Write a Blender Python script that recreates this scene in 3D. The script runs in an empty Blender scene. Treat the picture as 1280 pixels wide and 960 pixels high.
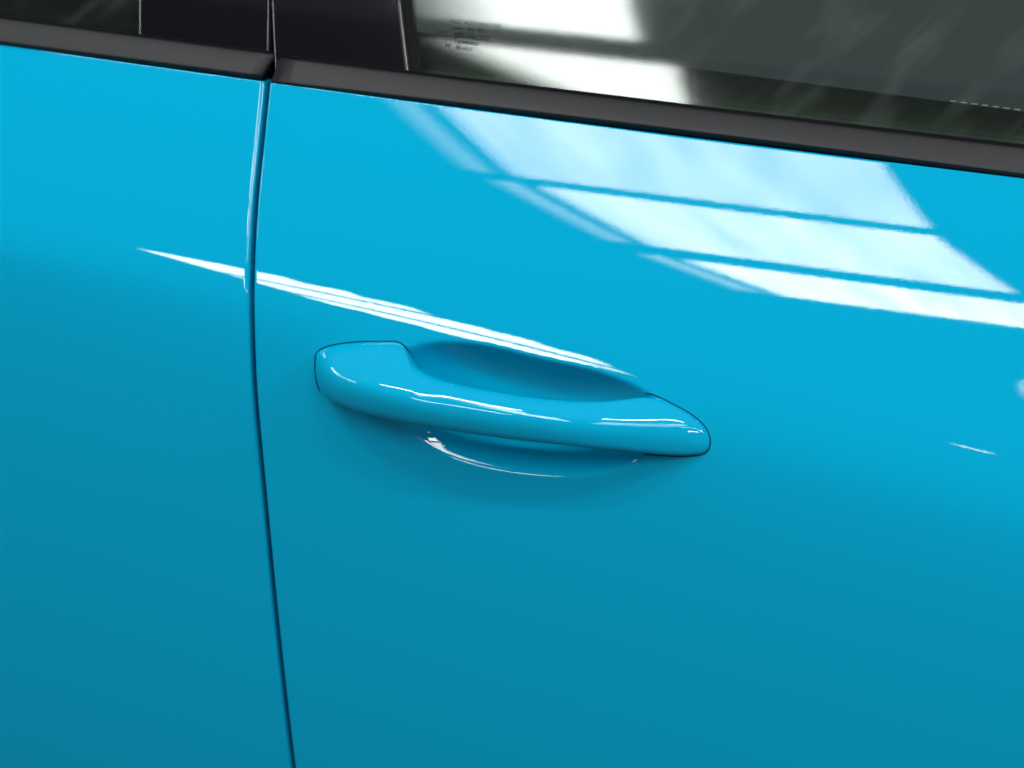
import bpy, math, random
import numpy as np
from math import radians

# ------------------------------------------------------------------ camera, world, lamps, exposure
PSI, THETA, DIST, LENS = radians(17), radians(25), 1.10, 80.0
FPX = 1280 * LENS / 36.0
CAM = DIST * np.array([math.sin(PSI) * math.cos(THETA), -math.cos(PSI) * math.cos(THETA), math.sin(THETA)])
FW = -CAM / DIST
RT = np.array([math.cos(PSI), math.sin(PSI), 0.0])
UP = np.cross(RT, FW)

scene = bpy.context.scene
col = scene.collection
cd = bpy.data.cameras.new('camera')
cd.lens = LENS
cd.sensor_width = 36.0
cd.clip_start = 0.05
cd.clip_end = 200
cd.dof.use_dof = True
cd.dof.focus_distance = 1.085
cd.dof.aperture_fstop = 9.0
co = bpy.data.objects.new('camera', cd)
col.objects.link(co)
from mathutils import Matrix, Vector
co.matrix_world = Matrix(((RT[0], UP[0], -FW[0], CAM[0]), (RT[1], UP[1], -FW[1], CAM[1]), (RT[2], UP[2], -FW[2], CAM[2]), (0, 0, 0, 1)))
scene.camera = co

w = bpy.data.worlds.new('World')
scene.world = w
w.use_nodes = True
bg = w.node_tree.nodes['Background']
bg.inputs[0].default_value = (0.80, 0.91, 1.0, 1)
bg.inputs[1].default_value = 0.065

scene.view_settings.view_transform = 'Standard'
scene.view_settings.look = 'None'
scene.view_settings.gamma = 1
scene.view_settings.exposure = 0
scene.view_settings.use_curve_mapping = False
scene.cycles.use_denoising = True
scene.cycles.max_bounces = 10
scene.cycles.transparent_max_bounces = 12
scene.cycles.sample_clamp_indirect = 6.0

ROOF = 4.0


def lamp(name, x0, x1, y0, y1, z, radiance, streak=0.0, colour=(1, 1, 1)):
    """a rectangular lamp, for glazed roof lights and added ones, lying flat under the roof, facing down"""
    ld = bpy.data.lights.new(name, 'AREA')
    ld.shape = 'RECTANGLE'
    ld.size = x1 - x0
    ld.size_y = y1 - y0
    ld.energy = radiance * math.pi * (x1 - x0) * (y1 - y0)
    ld.color = colour
    o = bpy.data.objects.new(name, ld)
    o.location = ((x0 + x1) / 2, (y0 + y1) / 2, z)
    col.objects.link(o)
    if streak:
        ld.use_nodes = True
        nt = ld.node_tree
        em = nt.nodes['Emission']
        ge = nt.nodes.new('ShaderNodeNewGeometry')
        mp = nt.nodes.new('ShaderNodeMapping')
        mp.inputs['Scale'].default_value = (7.0, 0.0, 1)
        mp.inputs['Location'].default_value = (x0 * 3.1, y0, 0)
        nz = nt.nodes.new('ShaderNodeTexNoise')
        nz.inputs['Scale'].default_value = 1.0
        nz.inputs['Detail'].default_value = 2.0
        mr = nt.nodes.new('ShaderNodeMapRange')
        mr.inputs['From Min'].default_value = 0.32
        mr.inputs['From Max'].default_value = 0.68
        mr.inputs['To Min'].default_value = 1 - streak
        mr.inputs['To Max'].default_value = 1 + streak * 0.3
        nt.links.new(ge.outputs['Parametric'], mp.inputs['Vector'])
        nt.links.new(mp.outputs[0], nz.inputs['Vector'])
        nt.links.new(nz.outputs[0], mr.inputs['Value'])
        nt.links.new(mr.outputs[0], em.inputs['Strength'])
    return o


lamp('ceiling_fill', -6.0, 6.0, -3.0, 5.0, 5.0, 0.12)  # large dim lamp added as the unseen ceiling's soft light
# two narrow fluorescent runs over the car's side
lamp('fluorescent_run', -1.95, -0.6, -1.30, -1.16, 3.2, 60.0, colour=(0.93, 1.0, 0.93))
lamp('fluorescent_run', 0.45, 1.90, -1.30, -1.16, 3.2, 57.0, colour=(0.93, 1.0, 0.93))


def strip_light(x, y, z, length, width, along, radiance):
    ld = bpy.data.lights.new('strip_light', 'AREA')
    ld.shape = 'RECTANGLE'
    ld.size = length
    ld.size_y = width
    ld.energy = radiance * math.pi * length * width
    ld.color = (0.92, 0.95, 1.0)
    o = bpy.data.objects.new('strip_light', ld)
    col.objects.link(o)
    zz = Vector((x, y, z)).normalized()
    xx = Vector(along)
    xx = (xx - zz * xx.dot(zz)).normalized()
    yy = zz.cross(xx)
    o.matrix_world = Matrix(((xx.x, yy.x, zz.x, x), (xx.y, yy.y, zz.y, y), (xx.z, yy.z, zz.z, z), (0, 0, 0, 1)))


# strip lights hanging to either side of the car
strip_light(4.6, -3.2, 3.6, 3.6, 0.14, (0.6, 0.8, 0), 20)
strip_light(4.2, -4.6, 2.3, 0.9, 0.2, (0.7, 0.7, 0), 26)
strip_light(-5.2, -2.6, 3.4, 2.6, 0.13, (-0.5, 0.8, 0), 26)
strip_light(-5.6, -3.4, 3.0, 2.2, 0.13, (-0.5, 0.8, 0), 26)

# side lamps added ahead and behind to light the recess under the grip
strip_light(4.4, -1.1, 3.0, 1.4, 0.6, (0, 1, 0.2), 26)
strip_light(-4.6, -1.1, 3.0, 1.4, 0.6, (0, 1, 0.2), 11)
# two small lamps far down the hall
for x0, x1, z0, z1 in ((-0.37, -0.20, 4.28, 4.33), (0.06, 0.7, 5.82, 5.93)):
    o = lamp('far_lamp', x0, x1, z0, z1, 0, 14.0)
    o.location = ((x0 + x1) / 2, -9.0, (z0 + z1) / 2)
    o.rotation_euler = (radians(90), 0, 0)
# roof windows in the far slope of the hall, each built of narrow glazed rows (the bays run slightly askew to the car)
R_Y = (-5.3, -4.54, -3.75, -3.67, -2.93)
R_X = (0.32, 0.10, -0.14, -0.14, -0.27)
L_Y = (-5.3, -5.2, -4.74, -4.54, -3.78, -3.72, -2.93)
L_X = (-0.55, -0.62, -0.90, -1.0, -1.25, -1.30, -1.42)
for y0, y1, rad, n in ((-3.68, -2.93, 12.5, 10), (-4.53, -3.78, 17.0, 10), (-5.16, -4.70, 23.0, 7)):
    ys = np.linspace(y0, y1, n + 1)
    for ya, yb in zip(ys[:-1], ys[1:]):
        ym = (ya + yb) / 2
        xl, xr = float(np.interp(ym, L_Y, L_X)), float(np.interp(ym, R_Y, R_X))
        lamp('roof_light', xl, xr, ya, yb, ROOF, rad, streak=0.3, colour=(1, 0.93, 0.89))
        lamp('roof_light', xl - 0.045, xl, ya, yb, ROOF, rad * 0.5)
        for u0, u1, f in ((0.20, 0.175, 0.10), (0.175, 0.15, 0.2), (0.15, 0.12, 0.28), (0.12, 0.095, 0.14)):
            lamp('roof_light', xl - u0, xl - u1, ya, yb, ROOF, rad * f)
# unseen bays added along the same slope, towards the front, to brighten the recess
for y0, y1, rad in ((-3.68, -2.93, 7.5), (-4.53, -3.78, 5.5), (-5.16, -4.70, 4.0)):
    for x0 in (0.95, 2.25):
        lamp('roof_light', x0, x0 + 1.15, y0, y1, ROOF, rad)
# the two bays the side window mirrors
NR = 10
for k in range(NR):
    ya = -2.84 + 0.39 / NR * k
    xl = -1.03 - 0.27 * k / (NR - 1)
    lamp('roof_light', xl, -0.79, ya, ya + 0.39 / NR, ROOF, 18.0)
    for j, f in enumerate((0.75, 0.5, 0.3, 0.14)):
        lamp('roof_light', xl - 0.035 * (j + 1), xl - 0.035 * j, ya, ya + 0.39 / NR, ROOF, 18.0 * f)
lamp('roof_light', -1.22, -0.87, -2.27, -1.65, ROOF, 18.0)
for j, f in enumerate((0.8, 0.6, 0.42, 0.28, 0.16, 0.07)):
    lamp('roof_light', -1.22 - 0.04 * (j + 1), -1.22 - 0.04 * j, -2.27, -1.65, ROOF, 18.0 * f)
# a farther row of roof windows, crossed by two thin bars
FX = (-4.05, -3.35, -2.92, -2.32, -1.93)
for k in range(8):
    xa = -3.80 + k * 0.215
    xm = xa + 0.107
    near = float(np.interp(xm, FX, (-7.2, -7.3, -7.75, -8.6, -9.0)))
    far = float(np.interp(xm, FX, (-9.6, -10.2, -10.8, -9.7, -9.12)))
    for y1, y0 in ((-7.0, -8.20), (-8.38, -9.15), (-9.36, -11.5)):
        y1, y0 = min(near, y1), max(far, y0)
        if y1 - y0 > 0.04:
            lamp('roof_light', xa, xa + 0.215, y0, y1, ROOF, 22.0)

# ------------------------------------------------------------------ pixel rays and the door surface
# CORE-BEGIN
YB = 0.063            # how far the waist line lies inboard of the handle


def ray(px, py):
    d = FW * FPX + RT * (px - 640.0) - UP * (py - 480.0)
    return d / np.linalg.norm(d)


def on_plane_y(px, py, y):
    d = ray(px, py)
    t = (y - CAM[1]) / d[1]
    return CAM + t * d


def spline(xs, ys):
    """natural cubic through the points, linear beyond the ends"""
    xs = np.asarray(xs, float); ys = np.asarray(ys, float)
    n = len(xs)
    h = np.diff(xs)
    A = np.zeros((n, n)); r = np.zeros(n)
    A[0, 0] = A[-1, -1] = 1
    for i in range(1, n - 1):
        A[i, i - 1] = h[i - 1]; A[i, i] = 2 * (h[i - 1] + h[i]); A[i, i + 1] = h[i]
        r[i] = 6 * ((ys[i + 1] - ys[i]) / h[i] - (ys[i] - ys[i - 1]) / h[i - 1])
    m = np.linalg.solve(A, r)

    def f(x):
        x = np.asarray(x, float)
        i = np.clip(np.searchsorted(xs, x) - 1, 0, n - 2)
        x0, x1 = xs[i], xs[i + 1]; hh = h[i]
        v = (m[i] * (x1 - x) ** 3 + m[i + 1] * (x - x0) ** 3) / (6 * hh) + (ys[i] / hh - m[i] * hh / 6) * (x1 - x) + (ys[i + 1] / hh - m[i + 1] * hh / 6) * (x - x0)
        sl = (ys[1] - ys[0]) / h[0] - h[0] * m[1] / 6
        sr = (ys[-1] - ys[-2]) / h[-1] + h[-1] * m[-2] / 6
        v = np.where(x < xs[0], ys[0] + sl * (x - xs[0]), v)
        return np.where(x > xs[-1], ys[-1] + sr * (x - xs[-1]), v)
    return f


def curve_on_plane(pts, y):
    """image points of a line along the car -> height z as a smooth function of x at depth y"""
    P = np.array([on_plane_y(px, py, y) for px, py in pts])
    k = 2 if len(pts) > 3 else 1
    c = np.polyfit(P[:, 0], P[:, 2], k)
    return lambda x: np.polyval(c, x)


PAINT_TOP = [(0, 57), (160, 76), (325, 99), (340, 105), (640, 143), (850, 171), (1060, 195), (1280, 223)]
ZB = curve_on_plane(PAINT_TOP, YB)

ALPHA = [(-0.05, 38.5), (0, 35.6), (.036, 33.1), (.061, 30.9), (.080, 29.2), (.100, 26.6), (.110, 24.4), (.118, 21.8), (.126, 17.5), (.140, 10.5),
         (.160, 6.0), (.20, 2.5), (.26, 0.0), (.34, -2.5), (.44, -5.0), (.62, -9.0), (.85, -13.0)]
S_ = np.arange(-0.02, 0.7001, 0.0005)
XG = np.arange(-0.80, 0.8001, 0.004)
TILT = 0.108


def build_field():
    ks, ka = zip(*ALPHA)
    a0 = spline(ks, ka)
    XX, SS = np.meshgrid(XG, S_, indexing='ij')
    t = np.clip((SS - 0.075) / 0.045, 0, 1)
    t = t * t * (3 - 2 * t)
    a = np.radians(a0(SS - TILT * np.clip(XX, -0.42, 0.42) * t))
    ds = S_[1] - S_[0]
    i0 = int(round(0.02 / ds))
    cz = np.concatenate([np.zeros((len(XG), 1)), np.cumsum(0.5 * (np.cos(a[:, 1:]) + np.cos(a[:, :-1])) * ds, axis=1)], axis=1)
    cy = np.concatenate([np.zeros((len(XG), 1)), np.cumsum(0.5 * (np.sin(a[:, 1:]) + np.sin(a[:, :-1])) * ds, axis=1)], axis=1)
    z = ZB(XG)[:, None] - (cz - cz[:, i0:i0 + 1])
    y = YB - (cy - cy[:, i0:i0 + 1])
    # gentle bow of the body side seen from above
    y = y + 0.5 * XG[:, None] ** 2 / 40.0
    return z, y, a


ZF, YF, AF = build_field()
# the same surface as y(x, z) on a regular lattice
ZGRID = np.arange(-0.50, 0.13, 0.001)
YXZ = np.array([np.interp(ZGRID, ZF[i, ::-1], YF[i, ::-1]) for i in range(len(XG))])
SXZ = np.array([np.interp(ZGRID, ZF[i, ::-1], S_[::-1]) for i in range(len(XG))])


def bil(F, x, z):
    u = np.clip((np.asarray(x) - XG[0]) / (XG[1] - XG[0]), 0, len(XG) - 1.001)
    v = np.clip((np.asarray(z) - ZGRID[0]) / 0.001, 0, len(ZGRID) - 1.001)
    i = u.astype(int); j = v.astype(int); fu = u - i; fv = v - j
    return (F[i, j] * (1 - fu) + F[i + 1, j] * fu) * (1 - fv) + (F[i, j + 1] * (1 - fu) + F[i + 1, j + 1] * fu) * fv


def surf_pt(x, s):
    """point on the undented door skin (vectorised)"""
    x = np.asarray(x, float); s = np.asarray(s, float)
    u = np.clip((x - XG[0]) / (XG[1] - XG[0]), 0, len(XG) - 1.001)
    v = np.clip((s - S_[0]) / (S_[1] - S_[0]), 0, len(S_) - 1.001)
    i = u.astype(int); j = v.astype(int); fu = u - i; fv = v - j

    def b(F):
        return (F[i, j] * (1 - fu) + F[i + 1, j] * fu) * (1 - fv) + (F[i, j + 1] * (1 - fu) + F[i + 1, j + 1] * fu) * fv
    return b(YF), b(ZF), b(AF)


def at(px, py, off=0.0):
    """where the ray through an image point meets the skin shifted outward by off"""
    d = ray(px, py)
    t = np.linspace(0.8, 1.45, 1301)
    P = CAM[None] + t[:, None] * d[None]
    g = P[:, 1] - (bil(YXZ, P[:, 0], P[:, 2]) - off)
    i = np.where((g[:-1] < 0) & (g[1:] >= 0))[0]
    i = i[0] if len(i) else len(t) - 2
    a = g[i] / (g[i] - g[i + 1])
    return P[i] * (1 - a) + P[i + 1] * a


def x_s(px, py):
    p = at(px, py)
    return p[0], float(bil(SXZ, np.array([p[0]]), np.array([p[2]]))[0])
# CORE-END


# ------------------------------------------------------------------ materials
def principled(name, base, rough=0.5, spec=0.5, coat=0.0, metallic=0.0):
    m = bpy.data.materials.new(name)
    m.use_nodes = True
    b = m.node_tree.nodes['Principled BSDF']
    b.inputs['Base Color'].default_value = (*base, 1)
    b.inputs['Roughness'].default_value = rough
    b.inputs['Specular IOR Level'].default_value = spec
    b.inputs['Metallic'].default_value = metallic
    b.inputs['Coat Weight'].default_value = coat
    return m, b


def bump(m, sock, scale, dist, detail=2.0, strength=1.0):
    nt = m.node_tree
    tc = nt.nodes.new('ShaderNodeTexCoord')
    nz = nt.nodes.new('ShaderNodeTexNoise')
    nz.inputs['Scale'].default_value = scale
    nz.inputs['Detail'].default_value = detail
    bp = nt.nodes.new('ShaderNodeBump')
    bp.inputs['Strength'].default_value = strength
    bp.inputs['Distance'].default_value = dist
    nt.links.new(tc.outputs['Object'], nz.inputs['Vector'])
    nt.links.new(nz.outputs[0], bp.inputs['Height'])
    nt.links.new(bp.outputs[0], sock)
    return nz


# solid turquoise body colour under clear lacquer with a fine orange peel
PAINT, b = principled('body_paint', (0.0, 0.346, 0.577), 0.5, 0.0, 1.0)
b.inputs['Coat Roughness'].default_value = 0.012
b.inputs['Coat IOR'].default_value = 1.52
bump(PAINT, b.inputs['Coat Normal'], 600, 0.0000028, 1.0)

SATIN, b = principled('satin_black_trim', (0.0120, 0.0120, 0.0150), 0.46, 0.28)
bump(SATIN, b.inputs['Normal'], 2500, 0.00002, 2.0)
GLOSS, b = principled('gloss_black', (0.004, 0.004, 0.006), 0.06, 0.5)
bump(GLOSS, b.inputs['Normal'], 60, 0.00004, 1.0)
RUBBER, b = principled('black_rubber', (0.003, 0.0032, 0.004), 0.6, 0.08)
EDGE, b = principled('bright_edge_strip', (0.012, 0.012, 0.013), 0.16, 0.6)
JOINT, b = principled('joint_shadow', (0.001, 0.030, 0.050), 0.6, 0.1)  # dark blue colour for the shade in the handle's gap
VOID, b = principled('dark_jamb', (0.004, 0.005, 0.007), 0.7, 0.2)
LEATHER, b = principled('dark_door_lining', (0.017, 0.0165, 0.0145), 0.6, 0.3)
bump(LEATHER, b.inputs['Normal'], 900, 0.0002, 3.0)
THREAD, b = principled('pale_thread', (0.36, 0.37, 0.34), 0.8, 0.2)
CLOTH, b = principled('grey_seat_cloth', (0.178, 0.187, 0.180), 0.85, 0.2)
INNER, b = principled('grey_inner_seal', (0.05, 0.055, 0.053), 0.7, 0.2)
BELT, b = principled('seat_belt_webbing', (0.10, 0.115, 0.115), 0.8, 0.2)
PRINT, b = principled('glass_print', (0.016, 0.019, 0.019), 0.8, 0.0)

GLASS = bpy.data.materials.new('window_glass')
GLASS.use_nodes = True
nt = GLASS.node_tree
nt.nodes.clear()
out = nt.nodes.new('ShaderNodeOutputMaterial')
mix = nt.nodes.new('ShaderNodeMixShader')
tr = nt.nodes.new('ShaderNodeBsdfTransparent')
tr.inputs[0].default_value = (0.82, 0.90, 0.85, 1)
gl = nt.nodes.new('ShaderNodeBsdfGlossy')
gl.inputs['Roughness'].default_value = 0.045
fr = nt.nodes.new('ShaderNodeFresnel')
fr.inputs[0].default_value = 1.52
dust = nt.nodes.new('ShaderNodeBsdfDiffuse')
dust.inputs[0].default_value = (0.5, 0.55, 0.53, 1)
mix2 = nt.nodes.new('ShaderNodeMixShader')
nt.links.new(fr.outputs[0], mix.inputs[0])
nt.links.new(tr.outputs[0], mix.inputs[1])
nt.links.new(gl.outputs[0], mix.inputs[2])
tc = nt.nodes.new('ShaderNodeTexCoord')
mp = nt.nodes.new('ShaderNodeMapping')
mp.inputs['Rotation'].default_value = (0, radians(-42), 0)
mp0 = nt.nodes.new('ShaderNodeMapping')
mp0.inputs['Scale'].default_value = (60, 30, 9)
nt.links.new(mp.outputs[0], mp0.inputs['Vector'])
nz = nt.nodes.new('ShaderNodeTexNoise')
nz.inputs['Scale'].default_value = 1.0
nz.inputs['Detail'].default_value = 3
mr = nt.nodes.new('ShaderNodeMapRange')
mr.inputs['From Min'].default_value = 0.52
mr.inputs['From Max'].default_value = 0.85
mr.inputs['To Min'].default_value = 0.0
mr.inputs['To Max'].default_value = 0.05
nt.links.new(tc.outputs['Object'], mp.inputs['Vector'])
nt.links.new(mp0.outputs[0], nz.inputs['Vector'])
nt.links.new(nz.outputs[0], mr.inputs['Value'])
nt.links.new(mr.outputs[0], mix2.inputs[0])
nt.links.new(mix.outputs[0], mix2.inputs[1])
nt.links.new(dust.outputs[0], mix2.inputs[2])
nt.links.new(mix2.outputs[0], out.inputs[0])


# ------------------------------------------------------------------ mesh helpers
def link(name, me, mat, parent, smooth=True):
    if mat:
        me.materials.append(mat)
    if smooth:
        me.polygons.foreach_set('use_smooth', [True] * len(me.polygons))
    me.update()
    o = bpy.data.objects.new(name, me)
    col.objects.link(o)
    o.parent = parent
    return o


def grid_mesh(name, P, flip=False):
    """P: array (rows, cols, 3) -> quad sheet"""
    r, c = P.shape[:2]
    me = bpy.data.meshes.new(name)
    me.vertices.add(r * c)
    me.vertices.foreach_set('co', P.reshape(-1).astype(np.float32))
    i = np.arange(r * c).reshape(r, c)
    q = np.stack([i[:-1, :-1], i[:-1, 1:], i[1:, 1:], i[1:, :-1]], axis=-1)
    if flip:
        q = q[..., ::-1]
    q = q.reshape(-1)
    n = len(q) // 4
    me.loops.add(n * 4)
    me.loops.foreach_set('vertex_index', q.astype(np.int32))
    me.polygons.add(n)
    me.polygons.foreach_set('loop_start', np.arange(0, n * 4, 4, dtype=np.int32))
    me.update(calc_edges=True)
    me.validate()
    return me


def loft(name, rings, mat, parent, caps=True, smooth=True):
    """closed rings of equal length -> tube with capped ends"""
    rings = [np.asarray(r, float) for r in rings]
    k = len(rings[0])
    V = np.concatenate(rings).tolist()
    F = []
    for i in range(len(rings) - 1):
        for j in range(k):
            a, b_ = i * k + j, i * k + (j + 1) % k
            F.append((a, b_, b_ + k, a + k))
    if caps:
        F.append(tuple(range(k - 1, -1, -1)))
        F.append(tuple(range((len(rings) - 1) * k, len(rings) * k)))
    me = bpy.data.meshes.new(name)
    me.from_pydata(V, [], F)
    import bmesh
    bm = bmesh.new()
    bm.from_mesh(me)
    bmesh.ops.recalc_face_normals(bm, faces=bm.faces)
    bm.to_mesh(me)
    bm.free()
    o = link(name, me, mat, parent, smooth)
    return o


def rounded(poly, r, n=4):
    """2D polygon with its corners rounded by r (list or number)"""
    poly = [np.asarray(p, float) for p in poly]
    m = len(poly)
    rs = r if isinstance(r, (list, tuple)) else [r] * m
    outp = []
    for i in range(m):
        p, a, c = poly[i], poly[i - 1], poly[(i + 1) % m]
        u = (a - p); v = (c - p)
        lu, lv = np.linalg.norm(u), np.linalg.norm(v)
        rr = min(rs[i], lu * 0.48, lv * 0.48)
        p0, p1 = p + u / lu * rr, p + v / lv * rr
        for t in np.linspace(0, 1, n + 1):
            outp.append((1 - t) ** 2 * p0 + 2 * t * (1 - t) * p + t ** 2 * p1)
    return np.array(outp)


def tube(name, pts, rad, mat, parent, n=8):
    pts = np.asarray(pts, float)
    rings = []
    for i in range(len(pts)):
        d = pts[min(i + 1, len(pts) - 1)] - pts[max(i - 1, 0)]
        d /= np.linalg.norm(d)
        u = np.cross(d, (0.3, 0.9, 0.2)); u /= np.linalg.norm(u)
        v = np.cross(d, u)
        rr = rad[i] if hasattr(rad, '__len__') else rad
        rings.append([pts[i] + rr * (math.cos(a) * u + math.sin(a) * v) for a in np.linspace(0, 2 * math.pi, n, endpoint=False)])
    return loft(name, rings, mat, parent)


def catmull(pts, n, closed=True):
    """centripetal-like smooth curve through points"""
    pts = np.asarray(pts, float)
    m = len(pts)
    outp = []
    segs = m if closed else m - 1
    for i in range(segs):
        if closed:
            p0, p1, p2, p3 = pts[i - 1], pts[i], pts[(i + 1) % m], pts[(i + 2) % m]
        else:
            p0 = pts[max(i - 1, 0)]; p1 = pts[i]; p2 = pts[i + 1]; p3 = pts[min(i + 2, m - 1)]
        t0 = 0.0
        t1 = t0 + max(np.linalg.norm(p1 - p0), 1e-6) ** 0.5
        t2 = t1 + max(np.linalg.norm(p2 - p1), 1e-6) ** 0.5
        t3 = t2 + max(np.linalg.norm(p3 - p2), 1e-6) ** 0.5
        for t in np.linspace(t1, t2, n, endpoint=False):
            A1 = (t1 - t) / (t1 - t0) * p0 + (t - t0) / (t1 - t0) * p1
            A2 = (t2 - t) / (t2 - t1) * p1 + (t - t1) / (t2 - t1) * p2
            A3 = (t3 - t) / (t3 - t2) * p2 + (t - t2) / (t3 - t2) * p3
            B1 = (t2 - t) / (t2 - t0) * A1 + (t - t0) / (t2 - t0) * A2
            B2 = (t3 - t) / (t3 - t1) * A2 + (t - t1) / (t3 - t1) * A3
            outp.append((t2 - t) / (t2 - t1) * B1 + (t - t1) / (t2 - t1) * B2)
    if not closed:
        outp.append(pts[-1])
    return np.array(outp)


# ------------------------------------------------------------------ the car
car = bpy.data.objects.new('car', None)
car.empty_display_size = 0.1
col.objects.link(car)
car['label'] = 'turquoise blue car with black window trim, seen close at its door handle'
car['category'] = 'car'

# the shut line between the doors: image points on its front edge -> x as a function of s
GAP = [(337, 101), (329.5, 175), (322, 250), (317.5, 330), (317, 400), (320, 480), (327, 562), (340, 700), (355, 845), (368.5, 960)]
g = [x_s(px, py) for px, py in GAP]
gx = spline([q[1] for q in g], [q[0] for q in g])
GAPW = 0.0026

# recess behind the handle: a closed outline on the skin (an ellipse with a few low harmonics)
C0 = np.array(x_s(655, 515))
E1 = np.array(x_s(655 + 174 * math.cos(radians(13)), 515 + 174 * math.sin(radians(13)))) - C0
E2 = np.array(x_s(655 - 16, 515 + 79)) - C0
M2 = np.linalg.inv(np.stack([E1, E2], axis=1))
OUTL = [(478, 485), (484, 452), (509, 431.5), (545, 429.5), (579, 430.5), (640, 438), (710, 455.5), (775, 477.5), (818, 495), (838, 520), (826, 556), (793, 577), (767, 590), (736, 595.5), (692, 595),
        (640, 589), (579, 577), (544, 564), (509, 546), (490, 522)]
OQ = (np.array([x_s(*p) for p in OUTL]) - C0) @ M2.T
PH = np.arctan2(OQ[:, 1], OQ[:, 0])
RR = np.hypot(OQ[:, 0], OQ[:, 1])
NH = 4
FA = np.array([[1.0] + [f(k * p) for k in range(1, NH + 1) for f in (np.cos, np.sin)] for p in PH])
FC = np.linalg.lstsq(np.vstack([FA, np.diag([0] + [0.10 * k for k in range(1, NH + 1) for _ in (0, 1)])]), np.concatenate([np.log(RR), np.zeros(2 * NH + 1)]), rcond=None)[0]


def rad_f(p):
    v = np.full(np.shape(p), FC[0])
    for k in range(1, NH + 1):
        v = v + FC[2 * k - 1] * np.cos(k * p) + FC[2 * k] * np.sin(k * p)
    return np.exp(v)


DEPTH = 0.0150


def dent(X, S):
    dx = X - C0[0]; ds = S - C0[1]
    u = M2[0, 0] * dx + M2[0, 1] * ds
    v = M2[1, 0] * dx + M2[1, 1] * ds
    rho = np.hypot(u, v) / rad_f(np.arctan2(v, u))
    t = 1 - rho ** 2.2
    e = 0.10
    g_ = np.where(t > e, t, np.where(t > -e, (t + e) ** 2 / (4 * e), 0.0))
    return DEPTH * (1 - 0.25 * np.clip(v, -1.2, 1.2)) * g_ ** 0.95


def skin(name, side, parent, xfar, radius, with_dent):
    """side=+1: door lies at x > shut line; -1: at x < shut line"""
    n = 330 if side > 0 else 230
    W = abs(xfar)
    e = np.concatenate([radius * (1 - np.cos(np.linspace(0, math.pi / 2, 9))), (np.concatenate([np.linspace(radius * 1.15, 0.035, 24), np.linspace(0.035, 0.265, 330)[1:], np.linspace(0.265, W, 150)[1:]]) if with_dent else np.linspace(radius * 1.15, W, n))])   # distance from the door edge
    rt = 0.0009
    sv = np.concatenate([rt * (1 - np.cos(np.linspace(0, math.pi / 2, 7))), np.linspace(rt * 1.2, 0.075, 50), np.linspace(0.075, 0.215, 240)[1:], np.linspace(0.215, 0.62, 170)[1:]])
    EE, SS = np.meshgrid(e, sv)
    edge = gx(sv)[:, None] + (0 if side > 0 else -GAPW)
    X = edge + side * EE
    y, z, a = surf_pt(X, SS)

    def roll(d, r):
        d = np.clip(d, 0, r)
        return r - np.sqrt(np.maximum(r * r - (r - d) ** 2, 0))
    inw = roll(EE, radius) + roll(SS, rt)
    if with_dent:
        inw = inw + dent(X, SS)
    # inward along the local normal
    P = np.stack([X, y + inw * np.cos(a), z - inw * np.sin(a)], axis=-1)
    # the returned flange of the door edge and of the waist
    na = np.stack([np.zeros_like(a), np.cos(a), -np.sin(a)], axis=-1)
    fl = [P[:, :1] + na[:, :1] * d for d in (0.016, 0.010, 0.005, 0.001)]
    P = np.concatenate(fl + [P], axis=1)
    top = [P[:1] + np.array([0, d, -d * 0.2]) for d in (0.012, 0.006, 0.001)]
    P = np.concatenate(top + [P], axis=0)
    me = grid_mesh(name, P, flip=(side < 0))
    return link(name, me, PAINT, parent)


front = skin('door', 1, car, 0.80, 0.0016, True)
front['label'] = 'front door with the grip handle over its recess'
rear = skin('door', -1, car, 0.55, 0.0022, False)
rear['label'] = 'rear door with no handle in view'

# dark body pillar behind the shut line
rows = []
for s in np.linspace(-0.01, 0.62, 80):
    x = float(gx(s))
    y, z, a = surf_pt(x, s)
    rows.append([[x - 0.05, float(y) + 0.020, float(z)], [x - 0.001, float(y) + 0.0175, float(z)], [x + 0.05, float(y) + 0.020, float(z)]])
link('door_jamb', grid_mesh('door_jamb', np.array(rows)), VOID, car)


# ------------------------------------------------------------------ waist trims, seals, glass
def zc(pts, y):
    return curve_on_plane(pts, y)


YT0, YT1 = YB - 0.0010, YB + 0.0085
TB_F = zc([(340, 103), (641, 134.5), (850, 164.5), (1060, 190), (1280, 218)], YT0)
TT_F = zc([(345, 71), (500, 89), (641, 107), (850, 133.5), (1060, 158), (1280, 184)], YT1)
TB_R = zc([(0, 53), (160, 73), (325, 95.5)], YT0)
TT_R = zc([(0, 22), (160, 43), (325, 65)], YT1)


def strip(name, parent, xa, xb, zb, yb, zt, yt, mat, thick=0.006, r=0.0012, n=70, enda=0.0, endb=0.0, bow=0.00025):
    rings = []
    for x in np.linspace(xa, xb, n):
        B = np.array([yb, float(zb(x))]); T = np.array([yt, float(zt(x))])
        d = T - B; L = np.linalg.norm(d); d = d / L
        nrm = np.array([-d[1], d[0]])          # outward (towards -y, +z)
        if nrm[0] > 0:
            nrm = -nrm
        poly = [B, B + d * L * 0.5 + nrm * bow, T, T - nrm * thick, B - nrm * thick]
        ring = rounded(poly, [r, L * 0.45, r, 0.001, 0.001], 4)
        rings.append([(x, p[0], p[1]) for p in ring])
    return loft(name, rings, mat, parent)


gx0 = on_plane_y(337.5, 88, YB)[0]      # where the trims part
xe_f = on_plane_y(339, 103, YT0)[0]
xe_r = on_plane_y(326, 95, YT0)[0]


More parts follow.
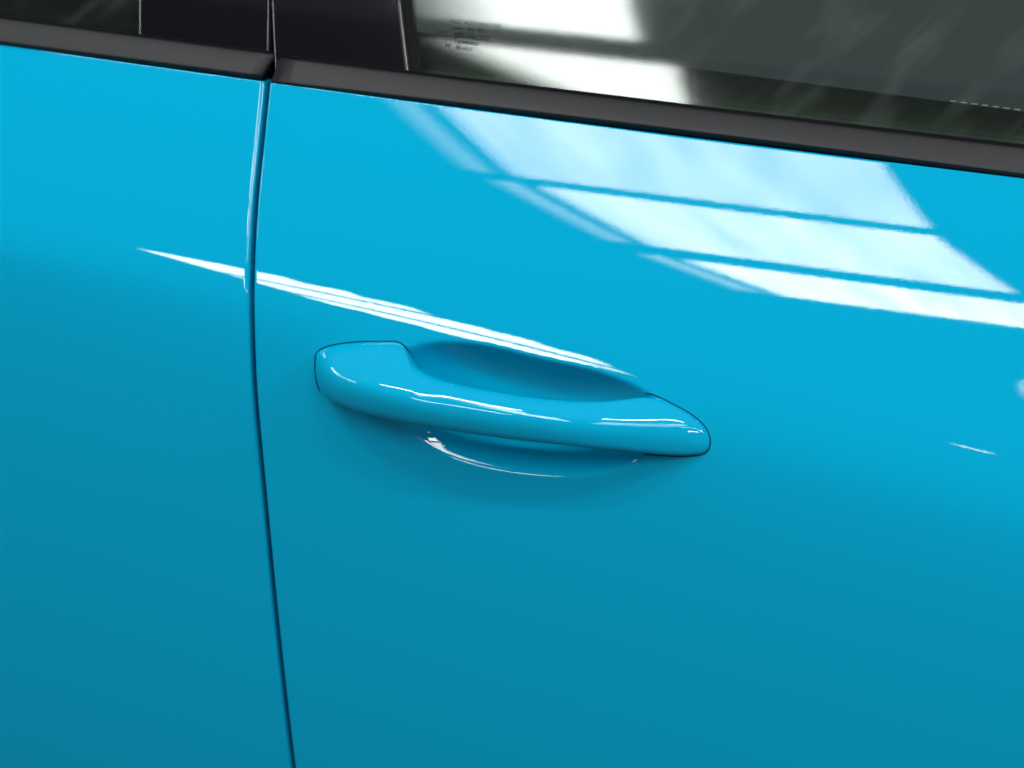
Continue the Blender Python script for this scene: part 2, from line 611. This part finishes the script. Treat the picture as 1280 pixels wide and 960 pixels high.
def slant(o, x_end, dx_top, zb, zt, sign):
    """lean the end of a strip"""
    for v in o.data.vertices:
        if sign * (v.co.x - x_end) > -0.012:
            f = (v.co.z - zb(v.co.x)) / max(zt(v.co.x) - zb(v.co.x), 1e-4)
            wgt = 1 - min(1, abs(v.co.x - x_end) / 0.012)
            v.co.x += dx_top * f * wgt


tf = strip('waist_trim', front, xe_f, 0.64, TB_F, YT0, TT_F, YT1, SATIN)
slant(tf, xe_f, 0.0015, TB_F, TT_F, -1)
trr = strip('waist_trim', rear, -0.68, xe_r, TB_R, YT0, TT_R, YT1, SATIN)
slant(trr, xe_r, 0.0040, TB_R, TT_R, 1)

# rubber between trim and paint
for par, xa, xb, zb, zt in ((front, xe_f + 0.0005, 0.64, ZB, TB_F), (rear, -0.68, xe_r - 0.0005, ZB, TB_R)):
    rings = []
    for x in np.linspace(xa, xb, 60):
        z0, z1 = float(zb(x)) - 0.0015, float(zt(x)) + 0.002
        rings.append([(x, YB + 0.0022, z0), (x, YB + 0.0016, (z0 + z1) / 2), (x, YB + 0.0022, z1), (x, YB + 0.009, z1), (x, YB + 0.009, z0)])
    loft('trim_seal', rings, RUBBER, par)

# seal lip above the trim, and the glass rising from behind it
YG = YB + 0.0135
AG = radians(36.0)          # lean of the glass normal above level
RG = 1.0                    # vertical bend radius of the pane


def glass_pt(x, h, zbase, y0, off=0.0):
    """h metres up the pane from its base line"""
    a = AG - h / RG * -1.0
    y = y0 + h * math.sin(AG) + 0.5 * h * h / RG * math.cos(AG) + 0.5 * x * x / 6.0 * 0
    z = zbase(x) + h * math.cos(AG) - 0.5 * h * h / RG * math.sin(AG)
    am = AG + h / RG
    return np.array([x, y - off * math.cos(am), z + off * math.sin(am)])


GB_F = zc([(345, 68), (500, 85.5), (641, 103.5), (850, 129.5), (1060, 154), (1280, 180)], YG)
GB_R = zc([(0, 19), (160, 40), (325, 62)], YG)
for par, xa, xb, TT, GB in ((front, xe_f + 0.001, 0.64, TT_F, GB_F), (rear, -0.68, xe_r + 0.002, TT_R, GB_R)):
    rings = []
    for x in np.linspace(xa, xb, 60):
        zt, zg = float(TT(x)), float(GB(x))
        rings.append([(x, YT1 - 0.0008, zt - 0.001), (x, YT1 + 0.0012, zt + 0.0006), (x, YG - 0.0006, zg + 0.0002), (x, YG + 0.001, zg - 0.006), (x, YT1 + 0.001, zt - 0.008)])
    loft('window_seal', rings, RUBBER, par)


def pane(name, parent, xa_fn, xb_fn, GB, y0, h1, mat, off0=0.0, thick=0.004, nx=60, nh=26, h0=-0.010, bulge=0.0):
    hs = np.linspace(h0, h1, nh)
    fr_ = np.array([[glass_pt(xa_fn(h) + (xb_fn(h) - xa_fn(h)) * t, h, GB, y0, off0 + bulge * (1 - (2 * t - 1) ** 2)) for t in np.linspace(0, 1, nx)] for h in hs])
    bk = np.array([[glass_pt(xa_fn(h) + (xb_fn(h) - xa_fn(h)) * t, h, GB, y0, off0 - thick) for t in np.linspace(0, 1, nx)] for h in hs])
    rings = []
    for i in range(nh):
        rings.append(np.concatenate([fr_[i], bk[i][::-1]]))
    o = loft(name, rings, mat, parent)
    sh = o.data
    sh.set_sharp_from_angle(angle=radians(40))
    return o


def x_line(p_low, p_high, GB, y0):
    """image points low / high on the pane -> x as a function of height up the pane"""
    def h_of(px, py):
        d = ray(px, py)
        best = None
        for t in np.linspace(0.9, 1.5, 1200):
            P = CAM + t * d
            h = (P[2] - GB(P[0])) / math.cos(AG)
            q = glass_pt(P[0], h, GB, y0)
            q2 = abs(q[1] - P[1])
            if best is None or q2 < best[0]:
                best = (q2, P[0], h)
        return best[1], best[2]
    x0, h0 = h_of(*p_low)
    x1, h1 = h_of(*p_high)
    return lambda h: x0 + (x1 - x0) * (h - h0) / (h1 - h0)


H1 = 0.11
# front door: pillar cover, bright edge strip, rubber, glass
fa = x_line((346, 70), (343, 0), GB_F, YG)
fb = x_line((506, 88), (496, 0), GB_F, YG)
fc = x_line((514, 89), (504, 0), GB_F, YG)
fd = x_line((524, 90), (514, 0), GB_F, YG)
pane('pillar_cover', front, fa, fb, GB_F, YG, H1, GLOSS, off0=0.0008, thick=0.006)
pane('edge_strip', front, fb, fc, GB_F, YG, H1, EDGE, off0=0.0012, thick=0.004, nx=11, bulge=0.0011)
pane('glass_run_seal', front, fc, fd, GB_F, YG, H1, RUBBER, off0=0.0004, thick=0.006, nx=5)
win = pane('window', front, lambda h: fd(h) - 0.003, lambda h: 0.64, GB_F, YG, H1, GLASS, off0=-0.0012)
# bead along the shut line of the cover
pane('edge_strip', front, lambda h: fa(h) - 0.0016, fa, GB_F, YG, H1, EDGE, off0=0.0002, thick=0.006, nx=9, bulge=0.0006)
# rear door
ra = x_line((333, 66), (334, 0), GB_R, YG)
rb = x_line((178, 44), (178, 0), GB_R, YG)
rc = x_line((174, 43), (174, 0), GB_R, YG)
pane('pillar_cover', rear, rb, ra, GB_R, YG, H1, GLOSS, off0=0.0008, thick=0.006)
pane('edge_strip', rear, rc, rb, GB_R, YG, H1, EDGE, off0=0.0010, thick=0.004, nx=9, bulge=0.0006)
pane('edge_strip', rear, ra, lambda h: ra(h) + 0.0014, GB_R, YG, H1, EDGE, off0=0.0002, thick=0.006, nx=9, bulge=0.0006)
rw = pane('window', rear, lambda h: -0.68, rc, GB_R, YG, H1, GLASS, off0=-0.0012)
# dark pillar behind both covers
me = bpy.data.meshes.new('pillar')
P = np.array([[glass_pt(x, h, GB_F, YG, -0.02) for x in np.linspace(-0.215, -0.09, 8)] for h in np.linspace(-0.05, H1, 10)])
link('pillar', grid_mesh('pillar', P), VOID, car)

# ------------------------------------------------------------------ inside the car, seen through the glass
def edge_depth(x):
    return 0.044 - 0.050 * (min(x, 0.36) - 0.07)


def ledge(name, parent, xa, xb, GB, mat):
    rings = []
    for x in np.linspace(xa, xb, 40):
        z = float(GB(x))
        dp = edge_depth(x)
        rings.append([(x, YG + 0.022, z - 0.008), (x, YG + 0.025, z - 0.003), (x, YG + 0.012 + dp, z - 0.001), (x, YG + 0.018 + dp, z - 0.002), (x, YG + 0.022 + dp, z - 0.010), (x, YG + 0.024 + dp, z - 0.08), (x, YG + 0.02, z - 0.08)])
    return loft(name, rings, mat, parent)


rings = []
for x in np.linspace(-0.075, 0.64, 60):
    z = float(GB_F(x))
    rings.append([(x, YG + 0.010, z - 0.012), (x, YG + 0.0105, z - 0.0035), (x, YG + 0.012, z - 0.0025), (x, YG + 0.0135, z - 0.0035), (x, YG + 0.014, z - 0.012)])
loft('inner_seal', rings, INNER, front)
lf = ledge('door_lining', front, -0.125, 0.64, GB_F, LEATHER)
ledge('door_lining', rear, -0.68, -0.215, GB_R, VOID)
# seam thread along the lining's inner edge
sv, sf = [], []
for x in np.arange(0.184, 0.34, 0.0052):
    z0, z1 = float(GB_F(x)) - 0.0015, float(GB_F(x + 0.0032)) - 0.0015
    i = len(sv)
    sv += [(x, YG + 0.0175 + edge_depth(x), z0), (x + 0.0032, YG + 0.0175 + edge_depth(x), z1), (x + 0.0032, YG + 0.0187 + edge_depth(x), z1), (x, YG + 0.0187 + edge_depth(x), z0),
           (x + 0.0004, YG + 0.0177 + edge_depth(x), z0 + 0.0004), (x + 0.0028, YG + 0.0177 + edge_depth(x), z1 + 0.0004), (x + 0.0028, YG + 0.0185 + edge_depth(x), z1 + 0.0004), (x + 0.0004, YG + 0.0185 + edge_depth(x), z0 + 0.0004)]
    sf += [(i + 4, i + 5, i + 6, i + 7), (i, i + 1, i + 5, i + 4), (i + 1, i + 2, i + 6, i + 5), (i + 2, i + 3, i + 7, i + 6), (i + 3, i, i + 4, i + 7)]
me = bpy.data.meshes.new('seam_thread')
me.from_pydata(sv, [], sf)
th = link('seam_thread', me, THREAD, front, False)
th['kind'] = 'stuff'
# seat cushion side and the cabin floor behind the lining
P = []
for t in np.linspace(0, 1, 24):
    row = []
    for x in np.linspace(-0.72, 0.72, 40):
        y = YG + 0.10 + 0.34 * t
        z = -0.18 + 0.16 * math.sin(t * 2.2) + 0.01 * math.sin(x * 16)
        row.append((x, y, z))
    P.append(row)
link('seat', grid_mesh('seat', np.array(P)), CLOTH, car)
# belt webbing hanging by the pillar
P = []
for h in np.linspace(0, 1, 14):
    a_ = on_plane_y(568 + 4 * h, 100 - 60 * h, YG + 0.085)
    b_ = on_plane_y(588 + 6 * h, 96 - 60 * h, YG + 0.085)
    P.append([a_, (a_ + b_) / 2 + np.array([0, -0.002, 0]), b_])
P = np.array(P)
rings = [np.concatenate([r, r[::-1] + np.array([0, 0.0015, 0])]) for r in P]
loft('seat_belt', rings, BELT, car)

# ------------------------------------------------------------------ approval print on the glass
def text_mesh(lines):
    V, F = [], []
    for txt, u, v, size in lines:
        cu = bpy.data.curves.new('t', 'FONT')
        cu.body = txt
        cu.size = size
        cu.resolution_u = 2
        ob = bpy.data.objects.new('t', cu)
        col.objects.link(ob)
        bpy.context.view_layer.update()
        m = bpy.data.meshes.new_from_object(ob.evaluated_get(bpy.context.evaluated_depsgraph_get()))
        i = len(V)
        V += [(p.co.x + u, p.co.y + v) for p in m.vertices]
        F += [tuple(k + i for k in f.vertices) for f in m.polygons]
        bpy.data.objects.remove(ob)
        bpy.data.meshes.remove(m)
        bpy.data.curves.remove(cu)
    return V, F


V, F = text_mesh([('AGC AUTOMOTIVE', 0.0055, 0.0150, 0.0030), ('www.  440  AS2', 0.0070, 0.0117, 0.0027), ('(E1)', 0.0, 0.0078, 0.0036),
                  ('43R - 00352', 0.0085, 0.0078, 0.0038), ('TEMPERED', 0.0095, 0.0046, 0.0027), ('M', 0.0055, 0.0016, 0.0034), ('00 1015', 0.0110, 0.0016, 0.0027)])
x0f = x_line((545, 65), (545, 20), GB_F, YG)
ux = x0f(0.02)
hb = 0.0125
me = bpy.data.meshes.new('glass_marking')
me.from_pydata([tuple(glass_pt(ux + p[0], hb + p[1], GB_F, YG, -0.0009)) for p in V], [], F)
link('glass_marking', me, PRINT, front, False)

# ------------------------------------------------------------------ the handle
ST = [  # image point + offset from the skin (mm): back-top, ridge, bottom
    ((396.5, 440), 0, (394.5, 453), 5, (396.5, 476), 3.5),
    ((404, 435.5), 0, (401, 457), 12, (402, 490), 8),
    ((417, 431.5), 0, (416, 465), 18, (416, 503), 12),
    ((447, 427.6), 0, (447, 477), 22.5, (450, 516), 16),
    ((480, 427.5), 0, (481, 485), 25, (484, 524), 18),
    ((497, 428), 0.5, (500, 489.5), 25.5, (505, 528.5), 19),
    ((506.5, 434), 3, (514, 493), 26, (519, 531), 19.5),
    ((513, 451), 7.5, (527, 496.5), 26, (532, 533), 20),
    ((525, 464), 11.5, (544, 500), 26, (549, 536), 20),
    ((548, 475), 14, (566, 504), 26, (570, 539.5), 20),
    ((587, 484), 15, (600, 509), 26, (603, 544.5), 20),
    ((640, 493.5), 15, (645, 516), 25.5, (648, 550.5), 20),
    ((692, 500.7), 14, (695, 523), 24, (697, 555.5), 19),
    ((736, 503), 11.5, (738, 527), 21, (740, 560), 17),
    ((775.6, 501.5), 7, (778, 529), 17, (779, 563.5), 13),
    ((815, 494), 0, (815, 529), 12, (815, 567), 8.5),
    ((845.6, 508), 0, (845, 530), 8, (843, 569), 5),
    ((868, 522), 0, (867, 535), 4.5, (864, 569), 2.5),
    ((882, 536.5), 0, (881, 545), 2, (878, 567), 1),
    ((886.5, 548), 0, (886.5, 552), 0.6, (885, 562), 0.2),
]
TP = np.array([at(*a, o * 1e-3) for a, o, _, _, _, _ in ST])
RP = np.array([at(*a, o * 1e-3) for _, _, a, o, _, _ in ST])
BP = np.array([at(*a, o * 1e-3) for _, _, _, _, a, o in ST])
TO = np.array([q[1] for q in ST]) * 1e-3
BO = np.array([q[5] for q in ST]) * 1e-3
NS = 7
TP, RP, BP = [catmull(q, NS, False) for q in (TP, RP, BP)]
tt = np.arange(len(ST))
ti = np.linspace(0, len(ST) - 1, len(TP))
TO = np.interp(ti, tt, TO)
BO = np.interp(ti, tt, BO)
rings = []
for T, R, B, to, bo in zip(TP, RP, BP, TO, BO):
    inn = np.array([0, 1.0, 0])
    dep = 0.0045
    Ra = R + (T - R) * 0.24 + np.array([0, -0.10, 0.2]) * np.linalg.norm(R - T) * 0.05
    Rb = R + (B - R) * 0.13
    mid1 = T * 0.5 + R * 0.5 + (np.array([0, -0.25, 0.75])) * np.linalg.norm(R - T) * 0.07
    mid2 = R * 0.5 + B * 0.5 + np.array([0, -1, -0.15]) * np.linalg.norm(B - R) * 0.10
    Tk = T + inn * dep + (B - T) * 0.10
    Bk = B + inn * (bo - to + dep) + np.array([0, 0, 0.10]) * np.linalg.norm(T - B)
    rings.append(catmull([T, mid1, Ra, Rb, mid2, B, Bk, Tk], 6))
rings = np.array(rings)
for _ in range(26):
    rings[1:-1] = rings[1:-1] * 0.5 + 0.25 * (rings[:-2] + rings[2:])
handle = loft('door_handle', list(rings), PAINT, front)

# thin dark line standing in for the shaded gap between handle and skin
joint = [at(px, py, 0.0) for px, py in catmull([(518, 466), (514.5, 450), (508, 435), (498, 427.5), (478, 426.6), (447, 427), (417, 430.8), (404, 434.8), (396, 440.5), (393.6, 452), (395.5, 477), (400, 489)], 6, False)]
tube('handle_gap_shadow', joint, 0.00027, JOINT, front)
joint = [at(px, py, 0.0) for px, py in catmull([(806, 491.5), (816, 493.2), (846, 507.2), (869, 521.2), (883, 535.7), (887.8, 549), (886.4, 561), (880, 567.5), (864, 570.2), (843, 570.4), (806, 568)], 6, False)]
tube('handle_gap_shadow', joint, 0.00027, JOINT, front)
